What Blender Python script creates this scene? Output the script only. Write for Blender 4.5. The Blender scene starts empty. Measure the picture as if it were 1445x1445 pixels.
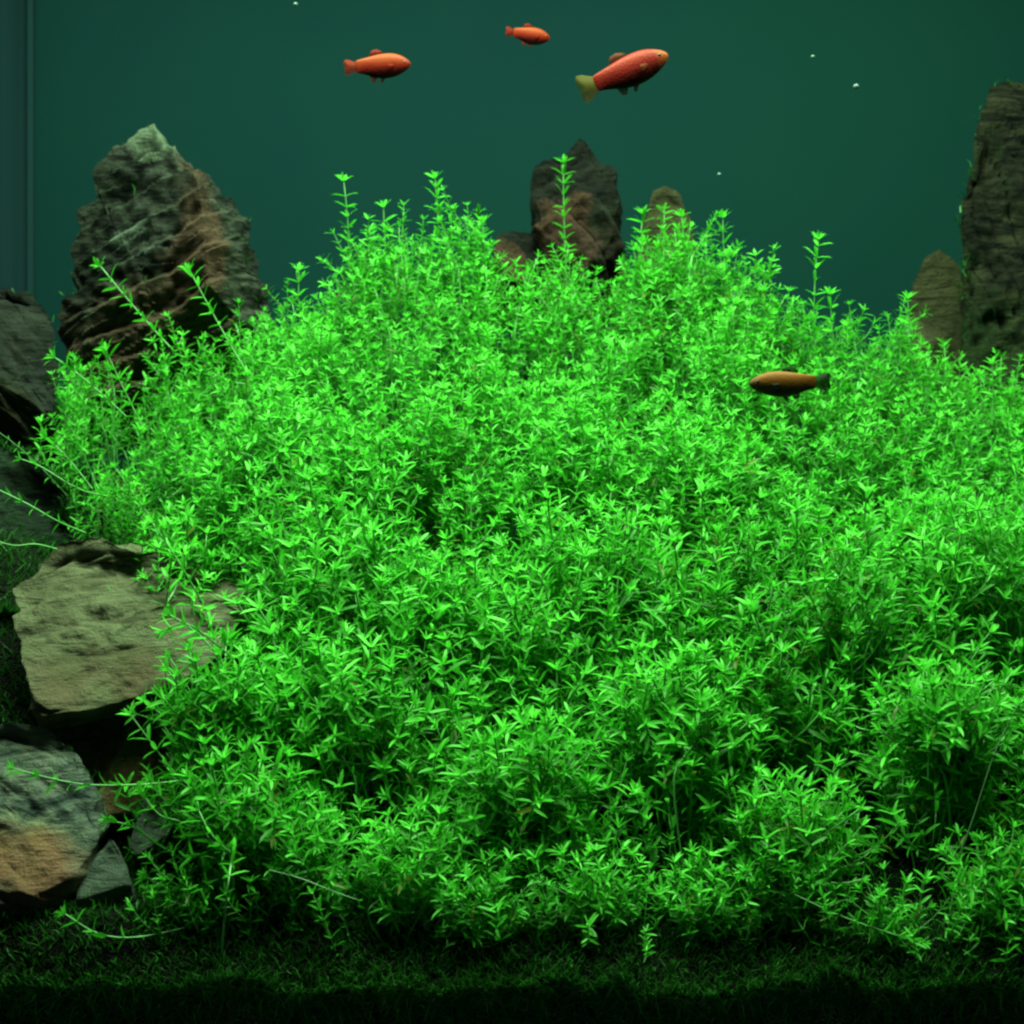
import bpy, math, random
import numpy as np
from mathutils import Vector, Matrix, noise

# ------------------------------------------------------------------ camera, world, light
S = bpy.context.scene
COL = S.collection
LENS, CAM_Y, CAM_Z = 65.0, -1.0, 0.237
cd = bpy.data.cameras.new('camera'); cam = bpy.data.objects.new('camera', cd); COL.objects.link(cam)
cd.lens = LENS; cd.sensor_width = 36.0; cd.clip_start = 0.02; cd.clip_end = 50
cam.location = (0, CAM_Y, CAM_Z); cam.rotation_euler = (math.radians(90), 0, 0)
S.camera = cam
cd.dof.use_dof = True; cd.dof.focus_distance = 1.10; cd.dof.aperture_fstop = 12.0
W = bpy.data.worlds.new('World'); S.world = W; W.use_nodes = True
bg = W.node_tree.nodes['Background']; bg.inputs[0].default_value = (0.10, 0.30, 0.22, 1); bg.inputs[1].default_value = 0.12
# the aquarium's lamp above the water
ld = bpy.data.lights.new('aquarium_lamp', 'AREA'); ld.shape = 'RECTANGLE'; ld.size = 0.95; ld.size_y = 0.24
ld.energy = 28.0; ld.color = (0.62, 1.0, 0.60); ld.spread = math.radians(150)
lamp = bpy.data.objects.new('aquarium_lamp', ld); COL.objects.link(lamp)
lamp.location = (0.02, 0.09, 0.98); lamp.rotation_euler = (math.radians(0), 0, 0)
S.view_settings.view_transform = 'Standard'; S.view_settings.look = 'None'
S.view_settings.exposure = 0.0; S.view_settings.gamma = 1.0; S.view_settings.use_curve_mapping = False
S.cycles.filter_width = 2.3
S.cycles.max_bounces = 10; S.cycles.diffuse_bounces = 6; S.cycles.transmission_bounces = 8; S.cycles.transparent_max_bounces = 8; S.cycles.use_denoising = True

K = 36.0 / LENS / 1445.0
def P(px, py, Y):
    d = Y - CAM_Y
    return Vector(((px - 722.5) * K * d, Y, CAM_Z - (py - 722.5) * K * d))
def proj(x, y, z):
    d = y - CAM_Y
    return 722.5 + x / (K * d), 722.5 - (z - CAM_Z) / (K * d)

# ------------------------------------------------------------------ materials
def new_mat(name):
    m = bpy.data.materials.new(name); m.use_nodes = True
    nt = m.node_tree; b = nt.nodes['Principled BSDF']
    return m, nt, b
def N(nt, t, **kw):
    n = nt.nodes.new(t)
    for k, v in kw.items(): setattr(n, k, v)
    return n
def ramp(nt, stops, fac):
    r = N(nt, 'ShaderNodeValToRGB'); e = r.color_ramp.elements
    while len(e) < len(stops): e.new(0.5)
    for i, (p, c) in enumerate(stops): e[i].position = p; e[i].color = (*c, 1)
    nt.links.new(fac, r.inputs[0]); return r.outputs[0]
def noise_tex(nt, scale, detail=5, rough=0.6, dist=0.0, vec=None):
    n = N(nt, 'ShaderNodeTexNoise'); n.inputs['Scale'].default_value = scale; n.inputs['Detail'].default_value = detail
    n.inputs['Roughness'].default_value = rough; n.inputs['Distortion'].default_value = dist
    if vec is not None: nt.links.new(vec, n.inputs['Vector'])
    return n.outputs[0]
def mixc(nt, f, a, b, blend='MIX'):
    m = N(nt, 'ShaderNodeMix', data_type='RGBA', blend_type=blend)
    if isinstance(f, float): m.inputs[0].default_value = f
    else: nt.links.new(f, m.inputs[0])
    for v, s in ((a, 6), (b, 7)):
        if isinstance(v, tuple): m.inputs[s].default_value = (*v, 1)
        else: nt.links.new(v, m.inputs[s])
    return m.outputs[2]
def bump(nt, b, h, strength, dist):
    bn = N(nt, 'ShaderNodeBump'); bn.inputs['Strength'].default_value = strength; bn.inputs['Distance'].default_value = dist
    nt.links.new(h, bn.inputs['Height']); nt.links.new(bn.outputs[0], b.inputs['Normal'])
def objco(nt):
    return N(nt, 'ShaderNodeTexCoord').outputs['Object']

def leaf_material(name, dark, mid, light, trans=0.38, old=None):
    m, nt, b = new_mat(name)
    at = N(nt, 'ShaderNodeAttribute', attribute_name='leaf_tone')
    oi = N(nt, 'ShaderNodeObjectInfo')
    mm = N(nt, 'ShaderNodeMath', operation='MULTIPLY_ADD'); nt.links.new(oi.outputs['Random'], mm.inputs[0]); mm.inputs[1].default_value = 0.16
    sb = N(nt, 'ShaderNodeMath', operation='SUBTRACT'); nt.links.new(at.outputs['Fac'], sb.inputs[0]); sb.inputs[1].default_value = 0.08
    nt.links.new(sb.outputs[0], mm.inputs[2])
    c = ramp(nt, [(0.0, old or dark), (0.12, dark), (0.5, mid), (1.0, light)], mm.outputs[0])
    nt.links.new(c, b.inputs['Base Color']); b.inputs['Roughness'].default_value = 0.42
    b.inputs['Specular IOR Level'].default_value = 0.22
    tr = N(nt, 'ShaderNodeBsdfTranslucent'); nt.links.new(c, tr.inputs[0])
    mx = N(nt, 'ShaderNodeMixShader'); mx.inputs[0].default_value = trans
    nt.links.new(b.outputs[0], mx.inputs[1]); nt.links.new(tr.outputs[0], mx.inputs[2])
    nt.links.new(mx.outputs[0], nt.nodes['Material Output'].inputs[0])
    return m
M_LEAF = leaf_material('pearlweed_leaf', (0.028, 0.17, 0.010), (0.055, 0.42, 0.022), (0.17, 0.72, 0.085), 0.5, (0.13, 0.17, 0.02))
M_MOSS = leaf_material('moss_filament', (0.006, 0.05, 0.004), (0.016, 0.095, 0.009), (0.05, 0.21, 0.03), 0.35)
m, nt, b = new_mat('plant_stem'); M_STEM = m
c = ramp(nt, [(0.3, (0.05, 0.24, 0.04)), (0.7, (0.14, 0.36, 0.11))], noise_tex(nt, 60, 2, vec=objco(nt)))
nt.links.new(c, b.inputs['Base Color']); b.inputs['Roughness'].default_value = 0.45
m, nt, b = new_mat('pale_stem'); M_PALE = m
c = ramp(nt, [(0.3, (0.06, 0.18, 0.06)), (0.7, (0.14, 0.26, 0.12))], noise_tex(nt, 50, 2, vec=objco(nt)))
nt.links.new(c, b.inputs['Base Color']); b.inputs['Roughness'].default_value = 0.45

def rock_material(name, cols, scale=18, band=(0.3, 0, 1), red=None, redamt=0.0, algae=0.4, dark=(0.012, 0.014, 0.012), darkpos=0.42, k=0.40, patches=()):
    cols = [tuple(q * k for q in c_) for c_ in cols]; dark = tuple(q * k for q in dark)
    if red: red = tuple(q * k for q in red)
    m, nt, b = new_mat(name)
    co = objco(nt)
    n1 = noise_tex(nt, scale, 8, 0.68, 0.4, co)
    c = ramp(nt, [(0.25 + 0.5 * i / (len(cols) - 1), q) for i, q in enumerate(cols)], n1)
    # banded layers
    mp = N(nt, 'ShaderNodeMapping'); nt.links.new(co, mp.inputs[0])
    mp.inputs['Rotation'].default_value = (0, band[0], 0); mp.inputs['Scale'].default_value = (1, 1, 5)
    n2 = noise_tex(nt, 24, 6, 0.7, 0.8, mp.outputs[0])
    c = mixc(nt, ramp(nt, [(darkpos - 0.08, (1, 1, 1)), (darkpos + 0.06, (0, 0, 0))], n2), c, dark)
    if red:
        n3 = noise_tex(nt, 7, 3, 0.5, 0.3, co)
        c = mixc(nt, ramp(nt, [(0.62 - redamt, (0, 0, 0)), (0.70 - redamt, (0.8, 0.8, 0.8))], n3), c, red)
    n4 = noise_tex(nt, 11, 6, 0.65, 0.2, co)
    c = mixc(nt, ramp(nt, [(0.5, (0, 0, 0)), (0.68, (algae, algae, algae))], n4), c, (0.06 * k, 0.13 * k, 0.03 * k))
    for w, rad_, pc in patches:                              # ragged patches
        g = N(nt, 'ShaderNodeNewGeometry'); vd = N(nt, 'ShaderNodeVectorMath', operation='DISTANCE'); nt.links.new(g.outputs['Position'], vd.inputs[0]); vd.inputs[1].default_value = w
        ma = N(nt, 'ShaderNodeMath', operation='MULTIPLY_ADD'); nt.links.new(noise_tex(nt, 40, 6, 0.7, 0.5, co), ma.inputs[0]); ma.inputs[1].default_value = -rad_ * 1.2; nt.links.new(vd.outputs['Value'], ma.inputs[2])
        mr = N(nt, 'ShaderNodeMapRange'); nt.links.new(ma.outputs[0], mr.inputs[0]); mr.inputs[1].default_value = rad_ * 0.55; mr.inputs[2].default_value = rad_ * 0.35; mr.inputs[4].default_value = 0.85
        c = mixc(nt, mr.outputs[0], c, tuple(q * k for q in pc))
    nt.links.new(c, b.inputs['Base Color']); b.inputs['Roughness'].default_value = 0.85
    b.inputs['Specular IOR Level'].default_value = 0.15
    h = N(nt, 'ShaderNodeMath', operation='ADD'); nt.links.new(noise_tex(nt, 160, 6, 0.7, 0, co), h.inputs[0]); nt.links.new(n2, h.inputs[1])
    bump(nt, b, h.outputs[0], 1.0, 0.007)
    return m
R_LAYER = rock_material('layered_dark_rock', [(0.03, 0.03, 0.028), (0.13, 0.14, 0.11), (0.36, 0.38, 0.30)], 13, (-0.45, 0, 0), (0.22, 0.105, 0.07), 0.10, 0.25, (0.006, 0.006, 0.006), 0.49, k=0.33, patches=[(P(278, 318, .32), .030, (0.26, 0.13, 0.085)), (P(262, 370, .32), .028, (0.24, 0.12, 0.08)), (P(158, 322, .33), .026, (0.42, 0.50, 0.40)), (P(215, 190, .36), .020, (0.42, 0.50, 0.36))])  # brown patches are mineral; pale ones paint light on the left face and cap
R_DARK = rock_material('dark_grey_rock', [(0.03, 0.035, 0.035), (0.08, 0.085, 0.075), (0.18, 0.16, 0.12)], 20, (0.3, 0, 0), (0.12, 0.08, 0.05), 0.08, 0.4, k=0.24)
R_BROWN = rock_material('brown_rock', [(0.05, 0.03, 0.016), (0.13, 0.075, 0.04), (0.20, 0.12, 0.07)], 18, (0.2, 0, 0), None, 0, 0.2, k=1.5)
R_GREEN = rock_material('moss_grown_rock', [(0.006, 0.012, 0.007), (0.02, 0.05, 0.024), (0.05, 0.10, 0.05)], 40, (0.2, 0, 0), None, 0, 0.9, (0.004, 0.006, 0.004), 0.48, k=0.6)
R_SPIRE = rock_material('dark_spire_rock', [(0.02, 0.02, 0.018), (0.06, 0.055, 0.045), (0.16, 0.14, 0.10)], 16, (0.9, 0, 0), (0.12, 0.05, 0.035), 0.02, 0.3, (0.006, 0.008, 0.007), 0.50, k=0.17, patches=[(P(772, 290, .39), .030, (0.34, 0.14, 0.09)), (P(715, 360, .38), .030, (0.32, 0.15, 0.09)), (P(800, 350, .39), .024, (0.28, 0.12, 0.09))])
R_OLIVE = rock_material('olive_rock', [(0.07, 0.065, 0.03), (0.13, 0.115, 0.055), (0.19, 0.17, 0.09)], 18, (0.5, 0, 0), None, 0, 0.4, (0.04, 0.04, 0.02), 0.36)
R_MOSSY = rock_material('mossy_brown_rock', [(0.02, 0.02, 0.012), (0.07, 0.065, 0.035), (0.17, 0.15, 0.08)], 26, (1.2, 0, 0), None, 0, 0.7, (0.006, 0.008, 0.005), 0.51, k=0.30)
R_TAN = rock_material('tan_stone', [(0.15, 0.13, 0.07), (0.33, 0.31, 0.18), (0.48, 0.46, 0.30)], 20, (-0.3, 0, 0), (0.30, 0.19, 0.12), 0.06, 0.5, (0.07, 0.06, 0.03), 0.41, k=0.38)
R_MIXED = rock_material('mixed_stone', [(0.06, 0.09, 0.095), (0.20, 0.22, 0.18), (0.55, 0.46, 0.20)], 17, (-0.5, 0, 0), (0.34, 0.13, 0.07), 0.08, 0.15, (0.025, 0.04, 0.04), 0.47, k=0.62)
R_GREY = rock_material('grey_green_stone', [(0.10, 0.13, 0.11), (0.20, 0.24, 0.20), (0.30, 0.34, 0.28)], 22, (0.2, 0, 0), None, 0, 0.4, (0.06, 0.07, 0.06), 0.36)

m, nt, b = new_mat('soil'); M_SOIL = m
co = objco(nt)
v = N(nt, 'ShaderNodeTexVoronoi'); v.inputs['Scale'].default_value = 700; nt.links.new(co, v.inputs['Vector'])
c = ramp(nt, [(0.2, (0.004, 0.004, 0.003)), (0.8, (0.008, 0.008, 0.006))], v.outputs['Color'])
nt.links.new(c, b.inputs['Base Color']); b.inputs['Roughness'].default_value = 0.95; b.inputs['Specular IOR Level'].default_value = 0.1
bump(nt, b, v.outputs['Distance'], 0.8, 0.003)
m, nt, b = new_mat('back_film'); M_BACK = m
co = objco(nt); c = ramp(nt, [(0.3, (0.0055, 0.0235, 0.0315)), (0.7, (0.0050, 0.0285, 0.0260))], noise_tex(nt, 2.2, 2, 0.4, 0, co))
c = mixc(nt, ramp(nt, [(0.35, (0, 0, 0)), (0.75, (0.22, 0.22, 0.22))], noise_tex(nt, 9, 6, 0.65, 0.4, co)), c, (0.009, 0.034, 0.030))
nt.links.new(c, b.inputs['Base Color']); b.inputs['Roughness'].default_value = 0.9; b.inputs['Specular IOR Level'].default_value = 0.0
m, nt, b = new_mat('side_glass'); M_GLASS = m
b.inputs['Base Color'].default_value = (0.009, 0.031, 0.040, 1); b.inputs['Roughness'].default_value = 0.4; b.inputs['Specular IOR Level'].default_value = 0.5
co = objco(nt); mp = N(nt, 'ShaderNodeMapping'); nt.links.new(co, mp.inputs[0]); mp.inputs['Scale'].default_value = (1, 60, 1.2)
bump(nt, b, noise_tex(nt, 1.5, 2, 0.5, 0, mp.outputs[0]), 0.25, 0.01)
m, nt, b = new_mat('silicone'); M_SIL = m
b.inputs['Base Color'].default_value = (0.007, 0.028, 0.033, 1); b.inputs['Roughness'].default_value = 0.8; b.inputs['Specular IOR Level'].default_value = 0.1
m, nt, b = new_mat('bubble'); M_BUB = m; b.inputs['Specular IOR Level'].default_value = 0.3
b.inputs['Base Color'].default_value = (0.11, 0.15, 0.16, 1); b.inputs['Roughness'].default_value = 0.08

# ------------------------------------------------------------------ helpers
def link(o, parent=None):
    COL.objects.link(o)
    if parent: o.parent = parent
    return o
def mesh_obj(name, verts, faces, mat, parent=None, smooth=True, attr=None):
    me = bpy.data.meshes.new(name); me.from_pydata(verts, [], faces); me.update()
    if smooth: me.polygons.foreach_set('use_smooth', [True] * len(me.polygons))
    if attr is not None:
        a = me.attributes.new('leaf_tone', 'FLOAT', 'POINT'); a.data.foreach_set('value', attr)
    me.materials.append(mat)
    return link(bpy.data.objects.new(name, me), parent)
def np_mesh(name, V, F, mat, attr=None):
    """V (n,3) array, F (m,k) array of equal-sized faces"""
    me = bpy.data.meshes.new(name); k = F.shape[1]
    me.vertices.add(len(V)); me.vertices.foreach_set('co', V.astype(np.float32).ravel())
    me.loops.add(F.size); me.loops.foreach_set('vertex_index', F.astype(np.int32).ravel())
    me.polygons.add(len(F)); me.polygons.foreach_set('loop_start', np.arange(0, F.size, k, dtype=np.int32))
    me.update(calc_edges=True)
    me.polygons.foreach_set('use_smooth', np.ones(len(F), bool))
    if attr is not None:
        a = me.attributes.new('leaf_tone', 'FLOAT', 'POINT'); a.data.foreach_set('value', attr.astype(np.float32))
    me.materials.append(mat); return me
def tag(o, label=None, cat=None, group=None, kind=None):
    for k, v in (('label', label), ('category', cat), ('group', group), ('kind', kind)):
        if v: o[k] = v
    return o
def empty(name, loc):
    e = bpy.data.objects.new(name, None); e.location = loc; e.empty_display_size = 0.01; return link(e)
def tube(pts, r0, r1, sides=5):
    pts = [Vector(p) for p in pts]; n = len(pts); V = []; F = []
    t0 = (pts[1] - pts[0]).normalized()
    ref = Vector((1, 0, 0)) if abs(t0.x) < 0.8 else Vector((0, 1, 0))
    for i, p in enumerate(pts):
        t = (pts[min(i + 1, n - 1)] - pts[max(i - 1, 0)]).normalized()
        u = (ref - t * ref.dot(t)).normalized(); w = t.cross(u); ref = u
        r = r0 + (r1 - r0) * i / (n - 1)
        for k in range(sides):
            a = 2 * math.pi * k / sides; V.append(p + (u * math.cos(a) + w * math.sin(a)) * r)
    for i in range(n - 1):
        for k in range(sides):
            a, b_ = i * sides + k, i * sides + (k + 1) % sides
            F.append((a, b_, b_ + sides, a + sides))
    V.append(pts[-1] + (pts[-1] - pts[-2]).normalized() * r1); e = len(V) - 1
    for k in range(sides): F.append(((n - 1) * sides + k, (n - 1) * sides + (k + 1) % sides, e))
    return V, F
def smoothstep(a, b, x):
    t = min(1, max(0, (x - a) / (b - a))); return t * t * (3 - 2 * t)
def interp(tab, x):
    return float(np.interp(x, [t[0] for t in tab], [t[1] for t in tab]))

# ------------------------------------------------------------------ the setting: soil, tank walls
TOP = [(-60, 560), (60, 530), (110, 510), (180, 515), (250, 470), (300, 455), (360, 425), (420, 400), (480, 345), (540, 325), (610, 320), (660, 330), (690, 345), (706, 392), (738, 385), (765, 352), (800, 350), (850, 370), (885, 345), (900, 330), (960, 330), (1020, 335), (1070, 385), (1110, 425), (1160, 430), (1220, 437), (1280, 437), (1330, 490), (1400, 520), (1500, 530)]
RIDGE_Y, FRONT_Y = 0.33, 0.022
def ridge(x):
    px = 722.5 + x / (K * (RIDGE_Y - CAM_Y))
    return P(px, interp(TOP, px), RIDGE_Y).z
def bush_z(x, y):
    R = ridge(x)
    if y <= RIDGE_Y:
        t = max(0, (y - FRONT_Y) / (RIDGE_Y - FRONT_Y)); z = 0.03 + (R - 0.03) * t ** 0.80
    else:
        t = (y - RIDGE_Y) / 0.09; z = R * (1 - 0.5 * t * t)
    return z
def soil_z(x, y):
    ramp_ = 0.085 * smoothstep(0.02, 0.5, y)
    left = smoothstep(-0.16, -0.34, x) if x < -0.16 else 0
    left *= 0.17 * smoothstep(0.03, 0.24, y)
    mid = 0.30 * max(0, bush_z(x, min(max(y, FRONT_Y), 0.42))) * smoothstep(-0.30, -0.12, x) * smoothstep(0.0, 0.1, y) * smoothstep(0.5, 0.36, y)
    n = noise.noise(Vector((x * 14, y * 14, 0))) * 0.006 + noise.noise(Vector((x * 45, y * 45, 3))) * 0.003
    ramp_ += 0.016 * smoothstep(-0.14, -0.22, x) * smoothstep(0.0, 0.015, y) if x < -0.14 else 0
    return max(ramp_ + left, mid) + n * smoothstep(-0.002, 0.03, y) + noise.noise(Vector((x * 25, 7, 0))) * 0.004 - (0.022 + 0.014 * noise.noise(Vector((x * 15, 2, 0))) + 0.006 * noise.noise(Vector((x * 60, 2, 5)))) * max(0, 1 - max(0, y) / 0.024) ** 1.4

def smooth_down(a, b, x): return 1 - smoothstep(b, a, x)
def build_soil():
    nx, ny = 180, 120; V = []; F = []
    xs = [-0.404 + 0.874 * i / nx for i in range(nx + 1)]
    ys = [0.0 + 0.556 * j / ny for j in range(ny + 1)]
    for y in ys:
        for x in xs: V.append((x, y, soil_z(x, y)))
    for j in range(ny):
        for i in range(nx):
            a = j * (nx + 1) + i; F.append((a, a + 1, a + nx + 2, a + nx + 1))
    # front face seen through the front of the tank, and an underside
    b0 = len(V)
    for i, x in enumerate(xs): V.append((x, 0.0, -0.09))
    for i in range(nx): F.append((b0 + i, b0 + i + 1, i + 1, i))
    mesh_obj('soil', V, F, M_SOIL)['kind'] = 'structure'
build_soil()
def box(name, x0, x1, y0, y1, z0, z1, mat, parent=None):
    V = [(x, y, z) for z in (z0, z1) for y in (y0, y1) for x in (x0, x1)]
    F = [(0, 2, 3, 1), (4, 5, 7, 6), (0, 1, 5, 4), (2, 6, 7, 3), (0, 4, 6, 2), (1, 3, 7, 5)]
    return mesh_obj(name, V, F, mat, parent, smooth=False)
bw = box('back_wall', -0.42, 0.48, 0.56, 0.57, -0.09, 0.80, M_BACK); bw['kind'] = 'structure'
sg = box('side_wall', -0.418, -0.408, 0.0, 0.559, -0.09, 0.80, M_GLASS); sg['kind'] = 'structure'
box('silicone_seam', -0.407, -0.402, 0.552, 0.559, 0.02, 0.79, M_SIL, sg)

# ------------------------------------------------------------------ rocks
def rock(name, outline, Y, thick, mat, label, seed, cuts=(), strata=0.0, sdir=(0.35, 0, 1), sfreq=60, rough=0.004, nth=150, nph=60, box_=0.55, facets=6):
    rnd = random.Random(seed)
    pts = [P(px, py, Y) for px, py in outline]
    cx = sum(p.x for p in pts) / len(pts); cz = (min(p.z for p in pts) + max(p.z for p in pts)) / 2
    pol = [(p.x - cx, p.z - cz) for p in pts]
    def rad(th):                                             # distance to the outline along th (star-shaped)
        dx, dz = math.cos(th), math.sin(th); best = 0
        for i in range(len(pol)):
            (ax, az), (bx, bz) = pol[i], pol[(i + 1) % len(pol)]
            ex, ez = bx - ax, bz - az; den = dx * ez - dz * ex
            if abs(den) < 1e-9: continue
            t = (ax * ez - az * ex) / den; s = (ax * dz - az * dx) / den
            if t > 0 and -1e-6 <= s <= 1 + 1e-6: best = max(best, t)
        return best
    off = Vector((rnd.uniform(0, 50), rnd.uniform(0, 50), rnd.uniform(0, 50)))
    sd = Vector(sdir).normalized(); planes = []
    mx = max(rad(2 * math.pi * i / 40) for i in range(40))
    for n, (px, py), f in cuts:
        w = P(px, py, Y); planes.append((Vector(n).normalized(), Vector((w.x - cx, -thick * f, w.z - cz))))
    for i in range(facets):
        n = Vector((rnd.uniform(-.8, .8), -rnd.uniform(.45, 1), rnd.uniform(-.6, .9))).normalized()
        planes.append((n, Vector((rnd.uniform(-.6, .6) * mx, -thick * rnd.uniform(.7, 1.0), rnd.uniform(-.6, .6) * mx))))
    V = []; rs = [rad(2 * math.pi * i / nth) for i in range(nth)]
    for j in range(nph + 1):
        nf = int(nph * 0.72)
        c_ = math.sin(math.pi / 2 * (j / nf if j <= nf else (nph - j) / (nph - nf)))
        s_ = (-1 if j <= nf else 1) * max(0, 1 - c_ ** (2 / box_)) ** (box_ / 2)
        for i in range(nth):
            th = 2 * math.pi * i / nth
            p = Vector((math.cos(th) * rs[i] * c_, s_ * thick, math.sin(th) * rs[i] * c_))
            for n, p0 in planes:                             # chip flat faces off the front
                e = (p - p0).dot(n)
                if e > 0: p.y = min(p.y - e / n.y * 0.95, max(p.y, thick * 0.35))
            q = p + off
            nv = Vector((p.x / mx, p.y / thick, p.z / mx)); nv = nv.normalized() if nv.length else Vector((0, -1, 0))
            dsp = noise.noise(q * 18) * rough * 1.6 + noise.noise(q * 45) * rough * 0.9 + noise.noise(q * 120) * rough * 0.5
            if strata:
                a = (p.dot(sd) + noise.noise(q * 12) * 0.012) * sfreq
                f = a - math.floor(a); k = noise.cell(Vector((math.floor(a) * 1.7 + seed, 0, 0)))
                saw = (f if f < 0.82 else (1 - f) / 0.18 * 0.82)
                a2 = (p.dot(sd) + noise.noise(q * 20) * 0.008) * sfreq * 2.7; f2 = a2 - math.floor(a2)
                dsp += strata * (saw - 0.5 + 0.9 * k * noise.noise(q * 9 + Vector((0, 0, math.floor(a) * 3.3))) + 0.45 * (f2 - .5) * (0.5 + noise.noise(q * 14)))
            if s_ < 0:                                       # chips and ledges stand out towards the open front
                f_ = 1 - smoothstep(0.80, 0.99, c_); nv = (nv * (1 - 0.75 * f_) + Vector((0, -1, 0.25)) * f_).normalized()
            V.append(p + nv * dsp)
    F = []
    for j in range(nph):
        for i in range(nth):
            a, b_ = j * nth + i, j * nth + (i + 1) % nth
            F.append((a, b_, b_ + nth, a + nth))
    o = mesh_obj(name, V, F, mat); o.location = (cx, Y, cz)
    me = o.data
    me.polygons.foreach_set('use_smooth', [False] * len(me.polygons)) if strata > 0.003 else None
    return tag(o, label, 'rock')

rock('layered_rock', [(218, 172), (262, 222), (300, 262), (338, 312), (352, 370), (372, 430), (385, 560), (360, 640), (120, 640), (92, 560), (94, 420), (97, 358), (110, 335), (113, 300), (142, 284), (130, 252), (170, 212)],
     0.37, 0.055, R_LAYER, 'tall pointed layered rock with a lit cap and brownish flank', 3, strata=0.0075, sdir=(-0.42, 0.1, 1), sfreq=46, rough=0.006, nth=260, nph=110,
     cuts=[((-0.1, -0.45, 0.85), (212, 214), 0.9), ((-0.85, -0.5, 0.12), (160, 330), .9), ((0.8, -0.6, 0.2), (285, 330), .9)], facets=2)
rock('grey_boulder', [(0, 386), (38, 415), (62, 465), (76, 520), (84, 590), (80, 660), (0, 700), (-80, 680), (-90, 560), (-80, 440), (-40, 395)],
     0.30, 0.05, R_DARK, 'rounded dark grey boulder against the side glass of the tank', 5, strata=0.004, sdir=(0.8, 0, 0.6), rough=0.005, nth=200, nph=80, box_=0.75)
rock('spire_rock', [(823, 196), (845, 222), (868, 242), (876, 300), (880, 380), (885, 470), (745, 470), (748, 380), (752, 310), (756, 238), (785, 226), (805, 212)],
     0.43, 0.045, R_SPIRE, 'dark spire shaped rock standing behind the crest of the plants', 8, strata=0.006, sdir=(0.9, 0.1, 0.5), sfreq=50, rough=0.006, nth=200, nph=80)
rock('small_rock', [(722, 322), (752, 330), (765, 380), (770, 460), (690, 460), (694, 400), (700, 345)],
     0.41, 0.03, R_SPIRE, 'low reddish rock at the foot of the dark spire rock', 9, strata=0.003, rough=0.004, nth=120, nph=50)
rock('olive_stone', [(940, 256), (962, 268), (978, 310), (990, 400), (1000, 470), (890, 470), (900, 380), (914, 300), (922, 265)],
     0.47, 0.035, R_OLIVE, 'small blunt olive stone peeking over the plants beside the dark spire', 12, rough=0.004, nth=120, nph=50, box_=0.75)
rock('mossy_rock', [(1398, 150), (1412, 124), (1438, 109), (1475, 107), (1510, 140), (1535, 220), (1555, 340), (1560, 600), (1375, 620), (1370, 500), (1368, 320), (1374, 240), (1384, 190)],
     0.40, 0.06, R_MOSSY, 'tall mossy dark brown rock column with a rounded top', 15, strata=0.004, sdir=(0.9, 0, 0.4), sfreq=70, rough=0.0065, nth=240, nph=110, box_=0.6)
rock('olive_stone', [(1332, 348), (1358, 372), (1372, 430), (1380, 560), (1270, 580), (1280, 470), (1292, 400), (1308, 362)],
     0.46, 0.03, R_OLIVE, 'smooth olive brown stone leaning next to the tall mossy column', 18, rough=0.002, nth=120, nph=50, box_=0.8)
rock('tan_slab', [(8, 822), (40, 790), (95, 762), (165, 770), (230, 790), (345, 838), (330, 880), (295, 945), (240, 975), (165, 1015), (80, 1032), (62, 970), (40, 900)],
     0.135, 0.075, R_TAN, 'big tan slab of stone with a flat lit face beside the plants', 21, strata=0.0030, sdir=(-0.25, -0.3, 1), sfreq=85, rough=0.0055, nth=240, nph=100, box_=0.68,
     cuts=[((0.10, -0.62, 0.75), (180, 1010), 1.0)], facets=0)
rock('brown_rock', [(70, 1000), (200, 985), (300, 1000), (310, 1100), (260, 1150), (120, 1150), (60, 1080)],
     0.105, 0.05, R_BROWN, 'dark brown rock in the shade underneath the tan slab', 24, rough=0.004, nth=120, nph=50)
rock('mixed_stone', [(-60, 1040), (0, 1016), (55, 1036), (104, 1080), (128, 1122), (152, 1165), (128, 1235), (92, 1284), (0, 1290), (-80, 1280), (-100, 1150)],
     0.055, 0.05, R_MIXED, 'mottled grey and yellow stone with a rusty red foot on the soil', 27, strata=0.003, sdir=(0.5, 0, 0.8), sfreq=70, rough=0.004, nth=220, nph=90, box_=0.78,
     cuts=[((0.15, -0.70, 0.60), (60, 1262), 1.0)], facets=2)
rock('grey_pebble', [(152, 1188), (178, 1230), (188, 1275), (150, 1295), (108, 1284), (120, 1235)],
     0.035, 0.018, R_GREY, 'small pale grey green pebble wedged beside the mottled stone', 30, cuts=[((0.1, -0.75, 0.6), (150, 1288), 1.0)], facets=1, rough=0.0030, nth=110, nph=40)
rock('dark_pebble', [(205, 1112), (260, 1108), (288, 1150), (285, 1215), (235, 1235), (190, 1190)],
     0.075, 0.025, R_GREY, 'smooth dim grey rock half hidden behind stems near the small pebble', 33, rough=0.0040, nth=110, nph=40)
rock('dark_rock', [(-60, 640), (20, 640), (80, 680), (100, 780), (60, 860), (-60, 860)],
     0.24, 0.05, R_GREEN, 'dark shaded rock overgrown with moss between grey boulder and tan slab', 36, rough=0.006, nth=120, nph=50)

rock('mossy_mound', [(-80, 880), (0, 850), (60, 900), (90, 980), (95, 1060), (40, 1090), (-80, 1090)],
     0.16, 0.05, R_GREEN, 'dark mound covered in moss beside the blunt end of the tan slab', 39, rough=0.006, nth=120, nph=50, box_=0.8)

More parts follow.
